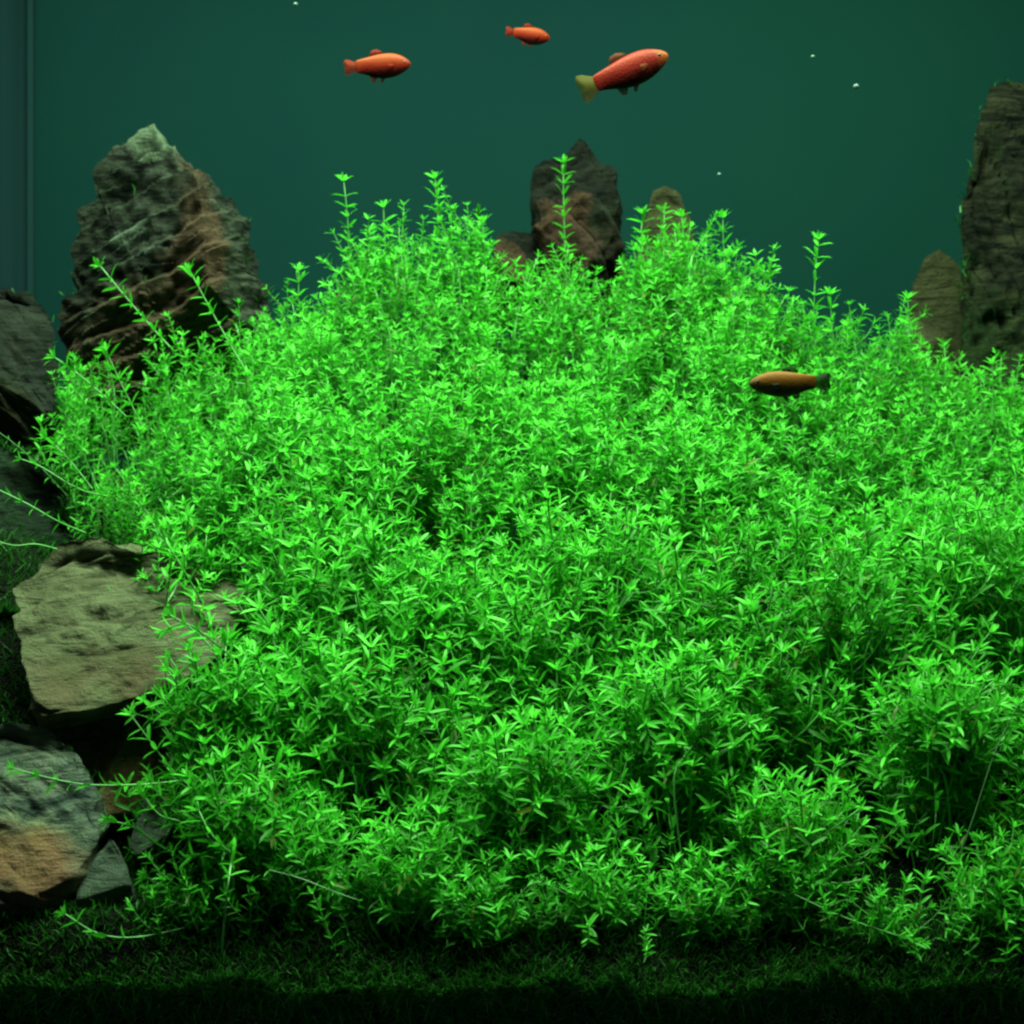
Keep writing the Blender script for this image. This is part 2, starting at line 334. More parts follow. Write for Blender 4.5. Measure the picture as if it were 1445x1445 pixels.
# ------------------------------------------------------------------ leaves and sprigs
LV = np.array([(0, 0.05, 0), (0, -0.05, 0),
               (0.36, 0.100, 0.045), (0.36, 0, 0.020), (0.36, -0.100, 0.045),
               (0.74, 0.078, 0.035), (0.74, 0, 0.010), (0.74, -0.078, 0.035),
               (1.0, 0, -0.06)])
LF = np.array([(0, 1, 3), (0, 3, 2), (1, 4, 3), (2, 3, 6), (2, 6, 5), (3, 4, 7), (3, 7, 6), (5, 6, 8), (6, 7, 8)])
def leaf_matrix(pos, az, el, ln, roll, axis_m):
    m_ = axis_m @ Matrix.Rotation(az, 4, 'Z') @ Matrix.Rotation(-el, 4, 'Y') @ Matrix.Rotation(roll, 4, 'X')
    return Matrix.Translation(pos) @ m_ @ Matrix.Diagonal((ln, ln, ln, 1))
def axis_matrix(t):
    return Vector((0, 0, 1)).rotation_difference(t).to_matrix().to_4x4()
def sprig_along(rng, pts, node=0.0070, lmin=0.0072, lmax=0.0130, tipn=7, start=0.0, jit=0.20, per=(2, 3, 3, 4)):
    """leaf matrices (matrix, tone) for whorls along a polyline stem, tip at the end"""
    pts = [Vector(p) for p in pts]; seg = [(pts[i + 1] - pts[i]).length for i in range(len(pts) - 1)]; L = sum(seg)
    out = []
    def at(s):
        for i, l in enumerate(seg):
            if s <= l or i == len(seg) - 1:
                return pts[i].lerp(pts[i + 1], min(1, s / l)), (pts[i + 1] - pts[i]).normalized()
            s -= l
    s = L * start; az = rng.uniform(0, 6.28)
    while s < L - 0.003:
        p, t = at(s); am = axis_matrix(t); n = rng.choice(per); near = s / L
        for k in range(n):
            el = math.radians(rng.uniform(2, 55) * (0.55 + 0.6 * near))
            ln = rng.uniform(lmin, lmax) * (0.85 + 0.2 * near)
            out.append((leaf_matrix(p, az + 6.283 * k / n + rng.uniform(-.3, .3), el, ln, rng.uniform(-.5, .5), am), 0.0 if rng.random() < 0.07 * (1.1 - near) else min(1, max(0.15, rng.gauss(0.40 + 0.12 * near, jit)))))
        az += 1.57 + rng.uniform(-.35, .35); s += node * rng.uniform(0.8, 1.25)
    p, t = at(L); am = axis_matrix(t)
    for k in range(tipn):
        a = 6.283 * k / tipn + rng.uniform(-.3, .3); inner = k % 2
        out.append((leaf_matrix(p, a, math.radians(rng.uniform(22, 45) if not inner else rng.uniform(48, 75)), rng.uniform(lmin, lmax) * (0.85 if not inner else 0.6), rng.uniform(-.3, .3), am),
                    min(1, max(0, rng.gauss(0.66, 0.10)))))
    return out
def join_leaves(mats):
    n = len(mats); A = np.array([[list(r) for r in m_] for m_, _ in mats]); H = np.c_[LV, np.ones(len(LV))]
    V = np.einsum('nij,vj->nvi', A, H)[:, :, :3].reshape(-1, 3)
    F = (LF[None] + (np.arange(n) * len(LV))[:, None, None]).reshape(-1, 3)
    tone = np.repeat([t for _, t in mats], len(LV))
    return V, F, tone
def bez(a, b, c, n):
    a, b, c = Vector(a), Vector(b), Vector(c)
    return [a * (1 - t) ** 2 + b * 2 * t * (1 - t) + c * t * t for t in [i / n for i in range(n + 1)]]

# twelve foliage shapes, tip at the origin growing along +Z
rng = random.Random(11)
VARS = []
for v_ in range(14):
    L = rng.uniform(0.050, 0.085)
    bx, by = rng.uniform(-.012, .012), rng.uniform(-.012, .012)
    axis = bez((bx, by, -L), (bx * .2, by * .2, -L * .5), (0, 0, 0), 6)
    lo = sprig_along(rng, axis[:-1] + [axis[-1]], tipn=rng.choice((6, 7, 8)))
    tip = lo[-6:]; lo = lo[:-6]
    st = tube(axis, 0.0007, 0.0005, 4)
    stems = [st]
    for k in range(rng.choice((1, 2, 2))):                   # side shoots
        i = rng.choice((1, 2, 3)); p = axis[i]; a = rng.uniform(0, 6.28); l2 = rng.uniform(.018, .034)
        q = p + Vector((math.cos(a) * l2 * .75, math.sin(a) * l2 * .75, l2 * .85)); mid = p + Vector((math.cos(a) * l2 * .5, math.sin(a) * l2 * .5, l2 * .25))
        sp = bez(p, mid, q, 4); lo += sprig_along(rng, sp, tipn=5, start=0.25); stems.append(tube(sp, 0.0006, 0.0004, 4))
    VARS.append(dict(L=L, axis=axis, base=axis[0], leaves=lo, tip=tip, stems=stems))
def joined_mesh(name, mats, mat):
    V, F, T = join_leaves(mats); return np_mesh(name, V, F, mat, T)
for v_ in VARS:
    v_['leaf_mesh'] = joined_mesh('leaves', v_['leaves'], M_LEAF); v_['tip_mesh'] = joined_mesh('tip_rosette', v_['tip'], M_LEAF)
    V, F, o_ = [], [], 0
    for sv, sf in v_['stems']:
        V += sv; F += [tuple(i + o_ for i in f) for f in sf]; o_ = len(V)
    me = bpy.data.meshes.new('stem'); me.from_pydata(V, [], F); me.materials.append(M_STEM); v_['stem_mesh'] = me
    v_['allV'], v_['allF'], v_['allT'] = join_leaves(v_['leaves'] + v_['tip'])

# where the tips of the bush are
LEFT = [(440, 250), (500, 90), (560, 85), (620, 75), (690, 120), (740, 185), (800, 245), (860, 285), (930, 310), (960, 300), (1000, 235), (1060, 250), (1100, 275), (1200, 275), (1240, 220), (1290, 190), (1340, 170)]
def tip_ok(x, y, z, r):
    px, py = proj(x, y, z)
    if px > 1520 or px < 20 or py > 1335: return False
    if px < 330 and py < 780 and noise.noise(Vector((x * 24, y * 24, z * 24))) > (0.05 if px > 200 else -0.15): return False
    return px > interp(LEFT, py) + r.gauss(18, 14)
rng = random.Random(5)
tips = []; cell = {}
CLUMPS = []
for i_ in range(7):
    for j_ in range(12):
        CLUMPS.append((-0.36 + 0.072 * j_ + 0.036 * (i_ % 2) + rng.uniform(-.022, .022), 0.02 + 0.058 * i_ + rng.uniform(-.016, .016), rng.uniform(0.55, 1.25)))
def clump(x, y):
    d, c_ = min((((x - c[0]) ** 2 + ((y - c[1]) * 1.15) ** 2) / c[2], c) for c in CLUMPS)
    return min(1.0, math.sqrt(d) / 0.045), c_
def try_tip(x, y, depth, mind):
    lump = noise.noise(Vector((x * 10, y * 12, 1.3))) * 0.034 * smoothstep(.0, .12, y) * (1 - 0.5 * smoothstep(.24, .32, y)) + noise.noise(Vector((x * 26, y * 26, 8))) * 0.014
    cl, cc = clump(x, y); lump += (0.030 * (0.45 - cl * cl) * cc[2]) * smoothstep(.0, .06, y) * (1 - 0.6 * smoothstep(.24, .32, y))
    z = bush_z(x, y) + lump - depth
    # open hollow with dark soil, low at the front
    hx, hz = (x - 0.215) / 0.050, (z - 0.050) / 0.030
    if hx * hx + hz * hz < 1 and y < 0.12: return False
    if noise.noise(Vector((x * 22, y * 22, z * 22))) < -0.20 - 0.25 * smoothstep(.06, .25, y): return False
    if not tip_ok(x, y, z, rng): return False
    if z < soil_z(x, y) + 0.015: return False
    key = (int(x / mind), int(y / mind), int(z / mind))
    for a in (-1, 0, 1):
        for b_ in (-1, 0, 1):
            for c_ in (-1, 0, 1):
                for q in cell.get((mind, key[0] + a, key[1] + b_, key[2] + c_), ()):
                    if (q - Vector((x, y, z))).length < mind: return False
    cell.setdefault((mind, *key), []).append(Vector((x, y, z)))
    tips.append((x, y, z, depth)); return True
for i in range(60000):
    if len(tips) > 1050: break
    try_tip(rng.uniform(-0.34, 0.46), rng.uniform(FRONT_Y, 0.22), max(0, rng.gauss(0.004, 0.006)), 0.0160)
for i in range(60000):
    if len(tips) > 2450: break
    try_tip(rng.uniform(-0.38, 0.46), rng.uniform(0.19, 0.385), max(0, rng.gauss(0.004, 0.006)), 0.0116)
for i in range(900):                                         # low shoots at the foot, right behind the front of the tank
    x, y = rng.uniform(-0.20, 0.40), rng.uniform(0.012, 0.055); z = soil_z(x, y) + rng.uniform(0.016, 0.05)
    hx = (x - 0.215) / 0.05
    if hx * hx < 1 and y > 0.02 or noise.noise(Vector((x * 20, y * 20, 5))) < -0.1 or not tip_ok(x, y, z, rng): continue
    if any((q[0] - x) ** 2 + (q[1] - y) ** 2 + (q[2] - z) ** 2 < 0.0125 ** 2 for q in tips): continue
    tips.append((x, y, z, 0.003))
for i in range(4000):                                        # ragged heads standing out above the rest
    if i % 2: x, y = rng.uniform(-0.33, 0.44), rng.uniform(0.27, 0.36)
    else: x, y = rng.uniform(-0.33, 0.44), rng.uniform(0.06, 0.36)
    if 690 < proj(x, y, bush_z(x, y))[0] < 890 and y > .25: continue
    try_tip(x, y, -rng.uniform(0.010, 0.026) , 0.034)
DIRS = {}
BILLOWS = [(335, 1130, .050, .034), (590, 1225, .034, .030), (735, 1100, .065, .036), (955, 1010, .085, .040), (1125, 1190, .045, .036), (1330, 1020, .075, .036), (850, 1262, .030, .026),
           (480, 985, .100, .042), (1405, 1245, .034, .030), (265, 1262, .030, .022), (690, 1270, .026, .024), (1010, 1270, .030, .026), (620, 860, .150, .042), (1180, 850, .150, .044),
           (860, 800, .180, .044), (420, 760, .180, .040), (1390, 790, .17, .044), (300, 970, .085, .028), (430, 1200, .040, .028), (1250, 1290, .024, .022)]
for bx_, by_, bY, br in BILLOWS:                             # rounded cushions of shoots pushing out of the bush
    c0 = P(bx_, by_, bY); got = []
    for k_ in range(400):
        if len(got) > 30: break
        d_ = Vector((rng.gauss(0, 1), rng.gauss(-.35, 1), rng.gauss(.55, 1))).normalized()
        if d_.z < -0.25 or d_.y > 0.5: continue
        q = c0 + Vector((d_.x * br * 1.15, d_.y * br * 0.9, d_.z * br)) * rng.uniform(0.85, 1.12)
        if q.y < 0.008 or q.z < soil_z(q.x, q.y) + 0.010 or any((q - g).length < 0.012 for g in got): continue
        got.append(q); DIRS[len(tips)] = (Vector((0, 0, 0.75)) + d_).normalized(); tips.append((q.x, q.y, q.z, 0.0))
NSURF = len(tips)
for i in range(30000):
    if len(tips) > NSURF + 950: break
    try_tip(rng.uniform(-0.34, 0.46), FRONT_Y + 0.03 + 0.34 * rng.random() ** 0.7, rng.uniform(0.018, 0.06), 0.0170)

def tip_frame(x, y, z, over=None):
    e = 0.012; gx = (bush_z(x + e, y) - bush_z(x - e, y)) / (2 * e); gy = (bush_z(x, y + e) - bush_z(x, y - e)) / (2 * e)
    n = Vector((-gx, -gy, 1)).normalized()
    cl, cc = clump(x, y); ow = Vector((x - cc[0], y - cc[1], 0)) / 0.045
    t = (Vector((0, 0, 1)) * 1.0 + n * 0.55 + ow * 0.40 + Vector((rng.gauss(0, .28), rng.gauss(-.06, .28), 0))).normalized()
    sc = (1.20 - 0.54 * smoothstep(0.03, 0.30, y)) * rng.uniform(0.78, 1.2)
    room = (z - soil_z(x, y) + 0.03) / 0.085
    sc = max(0.45, min(sc, room)) if y < 0.06 else sc
    if over is not None:
        t = (over + Vector((rng.gauss(0, .18), rng.gauss(0, .18), rng.gauss(0, .1)))).normalized(); sc *= 0.92
    elif y < 0.05: t = (t + Vector((0, 0, 1.2)) + Vector((rng.gauss(0, .35), -abs(rng.gauss(0, .2)), 0))).normalized()
    return Matrix.Translation((x, y, z)) @ axis_matrix(t) @ Matrix.Rotation(rng.uniform(0, 6.28), 4, 'Z') @ Matrix.Diagonal([sc] * 3 + [1])
def region(px, py):
    if py > 1130: return ('green sprig low on the bush just above the dark soil', 'sprigs along the foot of the bush')
    if px < 430 and 760 < py <= 1130: return ('green sprig on the side of the bush facing the tan slab', 'sprigs beside the tan slab')
    if px < 430: return ('green sprig on the shoulder of the bush below the layered rock', 'sprigs below the layered rock')
    if px > 1200 and py < 700 or px > 1080 and py < 500: return ('green sprig on the shoulder of the bush towards the mossy rock column', 'sprigs towards the mossy rock column')
    if 940 < px and 560 <= py < 800: return ('green sprig in the bush just beneath the golden fish', 'sprigs beneath the golden fish')
    if 1080 < px: return ('green sprig in the bush just above the dark hollow', 'sprigs above the dark hollow')
    if py < 560: return ('green sprig high on the crest of the bush below the spire rock', 'sprigs on the crest of the bush')
    return ('green sprig with small paired leaves in the middle of the dense bush', 'sprigs in the middle of the bush')
placed = []
for i, (x, y, z, dp) in enumerate(tips):
    v_ = VARS[rng.randrange(len(VARS))]; M = tip_frame(x, y, z, DIRS.get(i)); placed.append((x, y, z, dp, v_, M))
def lower_stem(M, v_, x, y):
    b0 = M @ v_['base']; d = (M @ v_['axis'][0] - M @ v_['axis'][1]).normalized()
    rx, ry = b0.x + rng.uniform(-.01, .01), b0.y + rng.uniform(0, .02)
    root = Vector((rx, ry, min(soil_z(rx, ry) - 0.004, b0.z - 0.002)))
    l = (b0 - root).length
    return root, bez(root, b0 + d * min(l * 0.3, 0.012), b0, 5 if l > 0.02 else 2)
# the 300 nearest the open front of the bush stand as things of their own
vis = []
for i, q in enumerate(placed):
    px, py = proj(q[0], q[1], q[2])
    vis.append((-(1 / (q[1] - CAM_Y)) + q[3] * 12 + (0.5 if not (10 < px < 1435) else 0) + (0.0 if i < NSURF else 0.5) + (py > 1290) * 0.05, i))
chosen = set(); buckets = {}
for s_, i in sorted(vis):
    q = placed[i]; px, py = proj(q[0], q[1], q[2]); buckets.setdefault(region(px, py)[1], []).append(i)
quota = {'sprigs along the foot of the bush': 62, 'sprigs beside the tan slab': 34, 'sprigs below the layered rock': 34,
         'sprigs towards the mossy rock column': 26, 'sprigs on the crest of the bush': 40, 'sprigs in the middle of the bush': 60, 'sprigs beneath the golden fish': 22, 'sprigs above the dark hollow': 24}
for g, ids in buckets.items(): chosen.update(ids[:quota[g]])
mV, mF, mT, sV, sF = [], [], [], [], []; mo = so = 0
for i, (x, y, z, dp, v_, M) in enumerate(placed):
    root, low = lower_stem(M, v_, x, y)
    tv, tf = tube(low, 0.0005, 0.0006, 4)
    if i in chosen:
        lab, grp = region(*proj(x, y, z))
        e = tag(empty('plant_sprig', root), lab, 'sprig', grp); inv = Matrix.Translation(-root)
        mesh_obj('lower_stem', [p - root for p in tv], tf, M_STEM, e)
        for nm, key in (('stem', 'stem_mesh'), ('leaves', 'leaf_mesh'), ('tip_rosette', 'tip_mesh')):
            o = bpy.data.objects.new(nm, v_[key]); link(o, e); o.matrix_local = inv @ M
            if nm != 'stem': o['kind'] = 'stuff'
    else:
        A = np.array([list(r) for r in M]); V = v_['allV'] @ A[:3, :3].T + A[:3, 3]
        mV.append(V); mF.append(v_['allF'] + mo); mT.append(np.clip(v_['allT'] + rng.gauss(0, .06) + (clump(x, y)[1][2] - 0.9) * 0.35, 0, 1)); mo += len(V)
        sv = [tuple(p) for p in tv]; ss = list(tf)
        for st, sf in v_['stems']:
            o_ = len(sv); sv += [tuple(M @ p) for p in st]; ss += [tuple(k + o_ for k in f) for f in sf]
        sV += sv; sF += [tuple(k + so for k in f) for f in ss]; so = len(sV)
mass = link(bpy.data.objects.new('plant_mass', np_mesh('plant_mass', np.vstack(mV), np.vstack(mF), M_LEAF, np.concatenate(mT))))
tag(mass, 'dense bright green bush of tiny leaved water plants', 'water plants', kind='stuff')
o = mesh_obj('stems', sV, sF, M_STEM, mass); o['kind'] = 'stuff'
print('tips', NSURF, len(tips), 'leaves in mass', mo // len(LV))

# ------------------------------------------------------------------ single sprigs one can pick out, each leaf a part
LEAF_MESHES = []
for k in range(8):
    LEAF_MESHES.append(np_mesh('leaf', LV * np.array((1, 1.0 + 0.03 * k, 1)), LF, M_LEAF, np.full(len(LV), 0.36 + 0.06 * k)))
def single(pts, label, Y=None, group=None, name='plant_sprig', stem_mat=None, node=0.0085, start=0.3, tipn=8, lmax=0.0115, seed=0, lmin=0.007, per=(2, 3, 3, 4), rad=0.0006, cat='sprig'):
    """pts: (px, py, Y) from foot to tip"""
    r = random.Random(seed * 7 + 1); W_ = [P(*p) for p in pts]
    if len(W_) == 3: W_ = bez(W_[0], W_[1] * 2 - (W_[0] + W_[2]) / 2, W_[2], 8)
    elif len(W_) > 3:                                        # catmull-rom through the points
        Q = [W_[0]] + W_ + [W_[-1]]; out = []
        for i in range(1, len(Q) - 2):
            for t in (0, .25, .5, .75):
                a, b_, c_, d_ = Q[i - 1:i + 3]
                out.append(0.5 * ((2 * b_) + (c_ - a) * t + (2 * a - 5 * b_ + 4 * c_ - d_) * t * t + (3 * b_ - a - 3 * c_ + d_) * t ** 3))
        W_ = out + [W_[-1]]
    else: W_ = bez(W_[0], (W_[0] + W_[1]) / 2 + Vector((r.uniform(-.004, .004), 0, 0)), W_[1], 6)
    base = W_[0].copy(); e = tag(empty(name, base), label, cat, group); L_ = [p - base for p in W_]
    tv, tf = tube(L_, rad, rad * 0.7, 6); mesh_obj('stem', tv, tf, stem_mat or M_STEM, e)
    for m_, tone in sprig_along(r, L_, node=node, start=start, tipn=tipn, lmin=lmin, lmax=lmax, per=per):
        o = bpy.data.objects.new('leaf', LEAF_MESHES[min(7, max(0, int((tone - 0.33) / 0.06)))]); link(o, e); o.matrix_local = m_
CREST = [
    ((492, 420, .335), (485, 256, .33), 'tall thin sprig rising into open water under the orange fish'),
    ((625, 420, .335), (614, 252, .33), 'tall sprig with flat spreading tip between orange fish and spire rock'),
    ((800, 410, .38), (795, 230, .375), 'bright sprig standing in front of the dark spire rock'),
    ((1150, 520, .30), (1155, 338, .30), 'lone thin sprig standing clear above the golden fish'),
    ((240, 490, .26), (195, 440, .262), (142, 376, .265), 'leaning sprig crossing the face of the layered rock'),
    ((345, 520, .27), (310, 460, .272), (268, 382, .275), 'sprig in front of the brownish flank of the layered rock'),
    ((690, 420, .32), (681, 316, .32), 'sprig on the crest next to the low reddish rock'),
    ((900, 420, .345), (907, 303, .35), 'sprig between the dark spire rock and the small blunt olive stone'),
    ((965, 430, .345), (962, 306, .35), 'sprig covering the foot of the small blunt olive stone'),
    ((1030, 440, .325), (1020, 308, .325), 'thick round topped sprig past the small blunt olive stone, away from the spire'),
    ((1290, 540, .29), (1281, 422, .29), 'sprig reaching up before the smooth olive brown stone'),
    ((1180, 540, .29), (1172, 416, .29), 'broad sprig directly below the lone thin sprig'),
    ((1400, 600, .28), (1400, 515, .28), 'sprig at the foot of the tall mossy rock column'),
    ((430, 500, .31), (422, 382, .31), 'sprig at the end of the crest that slopes towards the layered rock'),
    ((545, 400, .33), (541, 293, .33), 'short sprig between the two tall sprigs on the crest'),
    ((180, 590, .235), (125, 540, .235), (78, 505, .235), 'sprig leaning towards the rounded grey boulder'),
    ((200, 600, .235), (175, 550, .235), (150, 496, .235), 'upright sprig at the foot of the layered rock'),
    ((130, 690, .19), (98, 650, .19), (66, 618, .19), 'sprig spreading over the dark shaded mossy rock'),
    ((285, 850, .105), (250, 790, .10), (215, 738, .10), 'light sprig with long open leaves hanging over the tan slab'),
    ((330, 960, .09), (290, 905, .088), (240, 868, .086), 'sprig reaching across the pointed end of the tan slab'),
    ((300, 1065, .075), (255, 1030, .072), (205, 990, .07), 'sprig curling around the lower tip of the tan slab'),
    ((350, 1210, .05), (335, 1140, .05), (314, 1078, .05), 'bright bushy sprig beside the dim grey rock near the soil'),
    ((300, 1290, .03), (250, 1262, .03), (208, 1238, .03), 'bright sprig bending over the small grey green pebble'),
    ((560, 1300, .025), (535, 1240, .025), (520, 1192, .025), 'bright sprig low at the front of the bush over the soil'),
    ((700, 1160, .055), (700, 1100, .055), (698, 1052, .055), 'star shaped bright sprig in the lower middle of the bush'),
    ((990, 1110, .06), (992, 1050, .06), (995, 985, .06), 'large open sprig with long leaves between star shaped sprig and dark hollow'),
    ((1310, 1100, .06), (1312, 1040, .06), (1318, 968, .06), 'open sprig above the dark hollow in the bush'),
]
for i, row in enumerate(CREST):
    low = row[0][1] > 700
    single(row[:-1], row[-1], seed=i + 3, node=0.0080, start=0.12, lmax=0.0140 if low else 0.0130, lmin=0.009 if low else 0.0095, tipn=10)
RUN = [
    ([(285, 1098, .05), (200, 1107, .03), (110, 1106, .01), (20, 1085, .005)], 'runner stem lying across the mottled stone', dict(per=(2, 3), start=.1, tipn=7, node=.0085, lmin=.008, lmax=.012)),
    ([(300, 1300, .03), (200, 1322, .008), (140, 1318, .006), (92, 1290, .004)], 'runner stem curving along the soil under the small pebble', dict(per=(2, 3), start=.05, tipn=9, lmin=.008, lmax=.012)),
    ([(260, 1215, .04), (220, 1190, .03), (190, 1168, .025), (155, 1158, .02)], 'short runner stem between the mottled stone and the pebble', dict(per=(2, 3), start=.1, tipn=8, lmin=.008, lmax=.012)),
    ([(95, 700, .20), (60, 662, .17), (25, 630, .15), (-5, 608, .14)], 'pale bare stem slanting over the dark mossy rock', dict(per=(1, 2), start=.2, tipn=3, lmin=.004, lmax=.006, stem_mat=M_PALE, rad=.00045)),
    ([(1350, 1220, .03), (1375, 1150, .025), (1405, 1060, .02), (1442, 985, .018)], 'long pale stem rising bare through the leaves beside the dark hollow', dict(per=(1, 2), start=.55, tipn=4, lmin=.004, lmax=.008, stem_mat=M_PALE, rad=.00045)),
    ([(380, 1228, .012), (425, 1240, .008), (470, 1258, .006), (505, 1270, .006)], 'pale root stem running forward through the low leaves over the soil', dict(per=(1,), start=.6, tipn=3, lmin=.004, lmax=.007, stem_mat=M_PALE, rad=.00045)),
    ([(720, 1300, .012), (735, 1262, .006), (760, 1245, .004), (800, 1262, .006)], 'pale looping stem arched just above the moss edge', dict(per=(1,), start=.5, tipn=4, lmin=.005, lmax=.009, stem_mat=M_PALE, rad=.00045)),
    ([(1120, 1262, .012), (1180, 1290, .008), (1240, 1312, .006), (1300, 1330, .006)], 'leafy runner creeping along the soil below the dark hollow', dict(per=(2, 3, 4), start=.1, tipn=8, lmin=.008, lmax=.012)),
    ([(120, 752, .12), (80, 735, .10), (40, 712, .09), (-5, 690, .085)], 'leafy runner trailing over the moss toward the side glass', dict(per=(2, 2), start=.1, tipn=5, lmin=.006, lmax=.010)),
    ([(150, 700, .15), (110, 690, .13), (60, 660, .12), (30, 648, .12)], 'short leafy runner above the trailing runner beside the dark mossy rock', dict(per=(2, 3), start=.1, tipn=6, lmin=.006, lmax=.010)),
    ([(330, 930, .07), (300, 905, .06), (262, 880, .052), (232, 890, .05)], 'drooping leafy shoot hanging over the pointed end of the tan slab', dict(per=(2, 3, 4), start=.05, tipn=8, lmin=.009, lmax=.014)),
    ([(280, 1120, .05), (245, 1090, .045), (215, 1050, .04), (185, 1010, .04)], 'leafy shoot rising past the dark brown rock under the slab', dict(per=(2, 3, 4), start=.05, tipn=9, lmin=.009, lmax=.013)),
    ([(290, 1180, .04), (255, 1160, .03), (225, 1150, .028), (200, 1120, .026)], 'leafy shoot curling in front of the dim grey rock', dict(per=(2, 3, 4), start=.05, tipn=9, lmin=.009, lmax=.013)),
    ([(80, 775, .10), (50, 768, .09), (20, 770, .085), (-10, 762, .08)], 'low runner crossing behind the top edge of the tan slab', dict(per=(1, 2), start=.1, tipn=4, lmin=.004, lmax=.007)),
]
for i, (pts, lab, kw) in enumerate(RUN):
    single(pts, lab, name='runner_stem', cat='plant stem', seed=60 + i, **kw)

# ------------------------------------------------------------------ moss on the soil, loose grains
def build_moss():
    r = random.Random(77); V = []; F = []; T = []
    def blade(p, h, lean, tone):
        a = r.uniform(0, 6.28); w = Vector((math.cos(a), math.sin(a), 0)) * r.uniform(.00035, .0006)
        d = Vector((r.gauss(0, lean), r.gauss(-0.15, lean), 1)).normalized(); d2 = (d + Vector((r.gauss(0, .6), r.gauss(0, .6), -.2))).normalized()
        q = p + d * h * .55; t = q + d2 * h * .55; k = len(V)
        V.extend([p - w, p + w, q - w * .9, q + w * .9, t]); F.extend([(k, k + 1, k + 3), (k, k + 3, k + 2), (k + 2, k + 3, k + 4)]); T.extend([tone] * 5)
    n = 0
    for i in range(90000):
        x = r.uniform(-0.39, 0.44); y = r.random() ** 1.9 * 0.14 + 0.001
        if noise.noise(Vector((x * 16, y * 16, 4))) < -0.34 - (0.3 if x < -.15 else 0): continue
        blade(Vector((x, y, soil_z(x, y) - .001)), r.uniform(.004, .011), .7, min(1, max(0, r.gauss(.55, .25)))); n += 1
        if n > 30000: break
    for i in range(16000):                                   # left slope
        x = r.uniform(-0.40, -0.17); y = r.uniform(.06, .34)
        blade(Vector((x, y, soil_z(x, y) - .001)), r.uniform(.005, .014), .7, min(1, max(0, r.gauss(.42, .2))))
    for nm, cnt in (('dark_rock', 6000), ('mossy_mound', 6000), ('mossy_rock', 900), ('brown_rock', 900), ('grey_boulder', 350), ('mixed_stone', 260), ('dark_pebble', 160), ('tan_slab', 160), ('layered_rock', 260)):   # on the rocks
        ro = bpy.data.objects[nm]; vs = [v.co + ro.location for v in ro.data.vertices if v.normal.y < 0.2]
        for i in range(cnt): blade(r.choice(vs) + Vector((r.uniform(-.002, .002), 0, r.uniform(-.002, .002))), r.uniform(.004, .011), .8, min(1, max(0, r.gauss(.4, .22))))
    for i in range(6500):                                    # creeping down the front of the soil
        x = r.uniform(-0.29, 0.30); z = soil_z(x, 0) - abs(r.gauss(0, .016)) + .002
        a = r.uniform(0, 6.28); p = Vector((x, -.0006, z)); d = Vector((math.cos(a), -.12, math.sin(a) * .6)).normalized()
        w = Vector((-d.z, 0, d.x)) * .0004; h = r.uniform(.004, .012); k = len(V)
        q = p + d * h + Vector((0, 0, -h * .25)); V.extend([p - w, p + w, p + d * h * .5 + w, p + d * h * .5 - w, q]); F.extend([(k, k + 1, k + 2), (k, k + 2, k + 3), (k + 3, k + 2, k + 4)]); T.extend([r.random()] * 5)
    me = np_mesh('moss', np.array([tuple(v) for v in V]), np.array(F), M_MOSS, np.array(T))
    tag(link(bpy.data.objects.new('moss', me)), 'dark green moss fuzz spread over the soil', 'moss', kind='stuff')
build_moss()
def build_grains():
    r = random.Random(9); V = []; F = []
    for i in range(5200):
        if i % 2: x, y = r.uniform(-.39, .44), r.uniform(.0, .10); c = Vector((x, y, soil_z(x, y)))
        else: x = r.uniform(-.30, .31); c = Vector((x, 0.0005, soil_z(x, 0) - r.uniform(0, .075)))
        s = r.uniform(.0009, .0022); k = len(V)
        for d in ((1, 0, 0), (-1, 0, 0), (0, 1, 0), (0, -1, 0), (0, 0, 1), (0, 0, -1)): V.append(c + Vector(d) * s * r.uniform(.6, 1.2) + Vector((r.uniform(-.3, .3), r.uniform(-.3, .3), r.uniform(-.3, .3))) * s)
        F += [tuple(k + j for j in f) for f in ((0, 2, 4), (2, 1, 4), (1, 3, 4), (3, 0, 4), (2, 0, 5), (1, 2, 5), (3, 1, 5), (0, 3, 5))]
    tag(mesh_obj('soil_grains', V, F, M_SOIL, smooth=False), 'loose dark grains of planting soil at the front of the tank', 'soil grains', kind='stuff')
build_grains()

# ------------------------------------------------------------------ fish
def fish_material(name, back, side, belly, head=None):
    m, nt, b = new_mat(name); co = objco(nt)
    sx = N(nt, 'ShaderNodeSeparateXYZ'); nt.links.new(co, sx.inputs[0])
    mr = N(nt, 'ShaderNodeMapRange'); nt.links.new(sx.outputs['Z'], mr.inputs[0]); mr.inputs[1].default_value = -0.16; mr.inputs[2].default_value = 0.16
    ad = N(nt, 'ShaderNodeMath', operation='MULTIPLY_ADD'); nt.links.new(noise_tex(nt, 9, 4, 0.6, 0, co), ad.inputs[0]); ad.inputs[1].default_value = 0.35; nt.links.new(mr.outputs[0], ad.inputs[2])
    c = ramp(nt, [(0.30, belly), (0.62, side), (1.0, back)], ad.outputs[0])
    if head:
        mh = N(nt, 'ShaderNodeMapRange'); nt.links.new(sx.outputs['X'], mh.inputs[0]); mh.inputs[1].default_value = 0.34; mh.inputs[2].default_value = 0.52
        c = mixc(nt, mh.outputs[0], c, head)
    nt.links.new(c, b.inputs['Base Color']); b.inputs['Roughness'].default_value = 0.5; b.inputs['Specular IOR Level'].default_value = 0.10
    v = N(nt, 'ShaderNodeTexVoronoi'); v.inputs['Scale'].default_value = 34; nt.links.new(co, v.inputs['Vector']); bump(nt, b, v.outputs['Distance'], 0.06, 0.01)
    return m
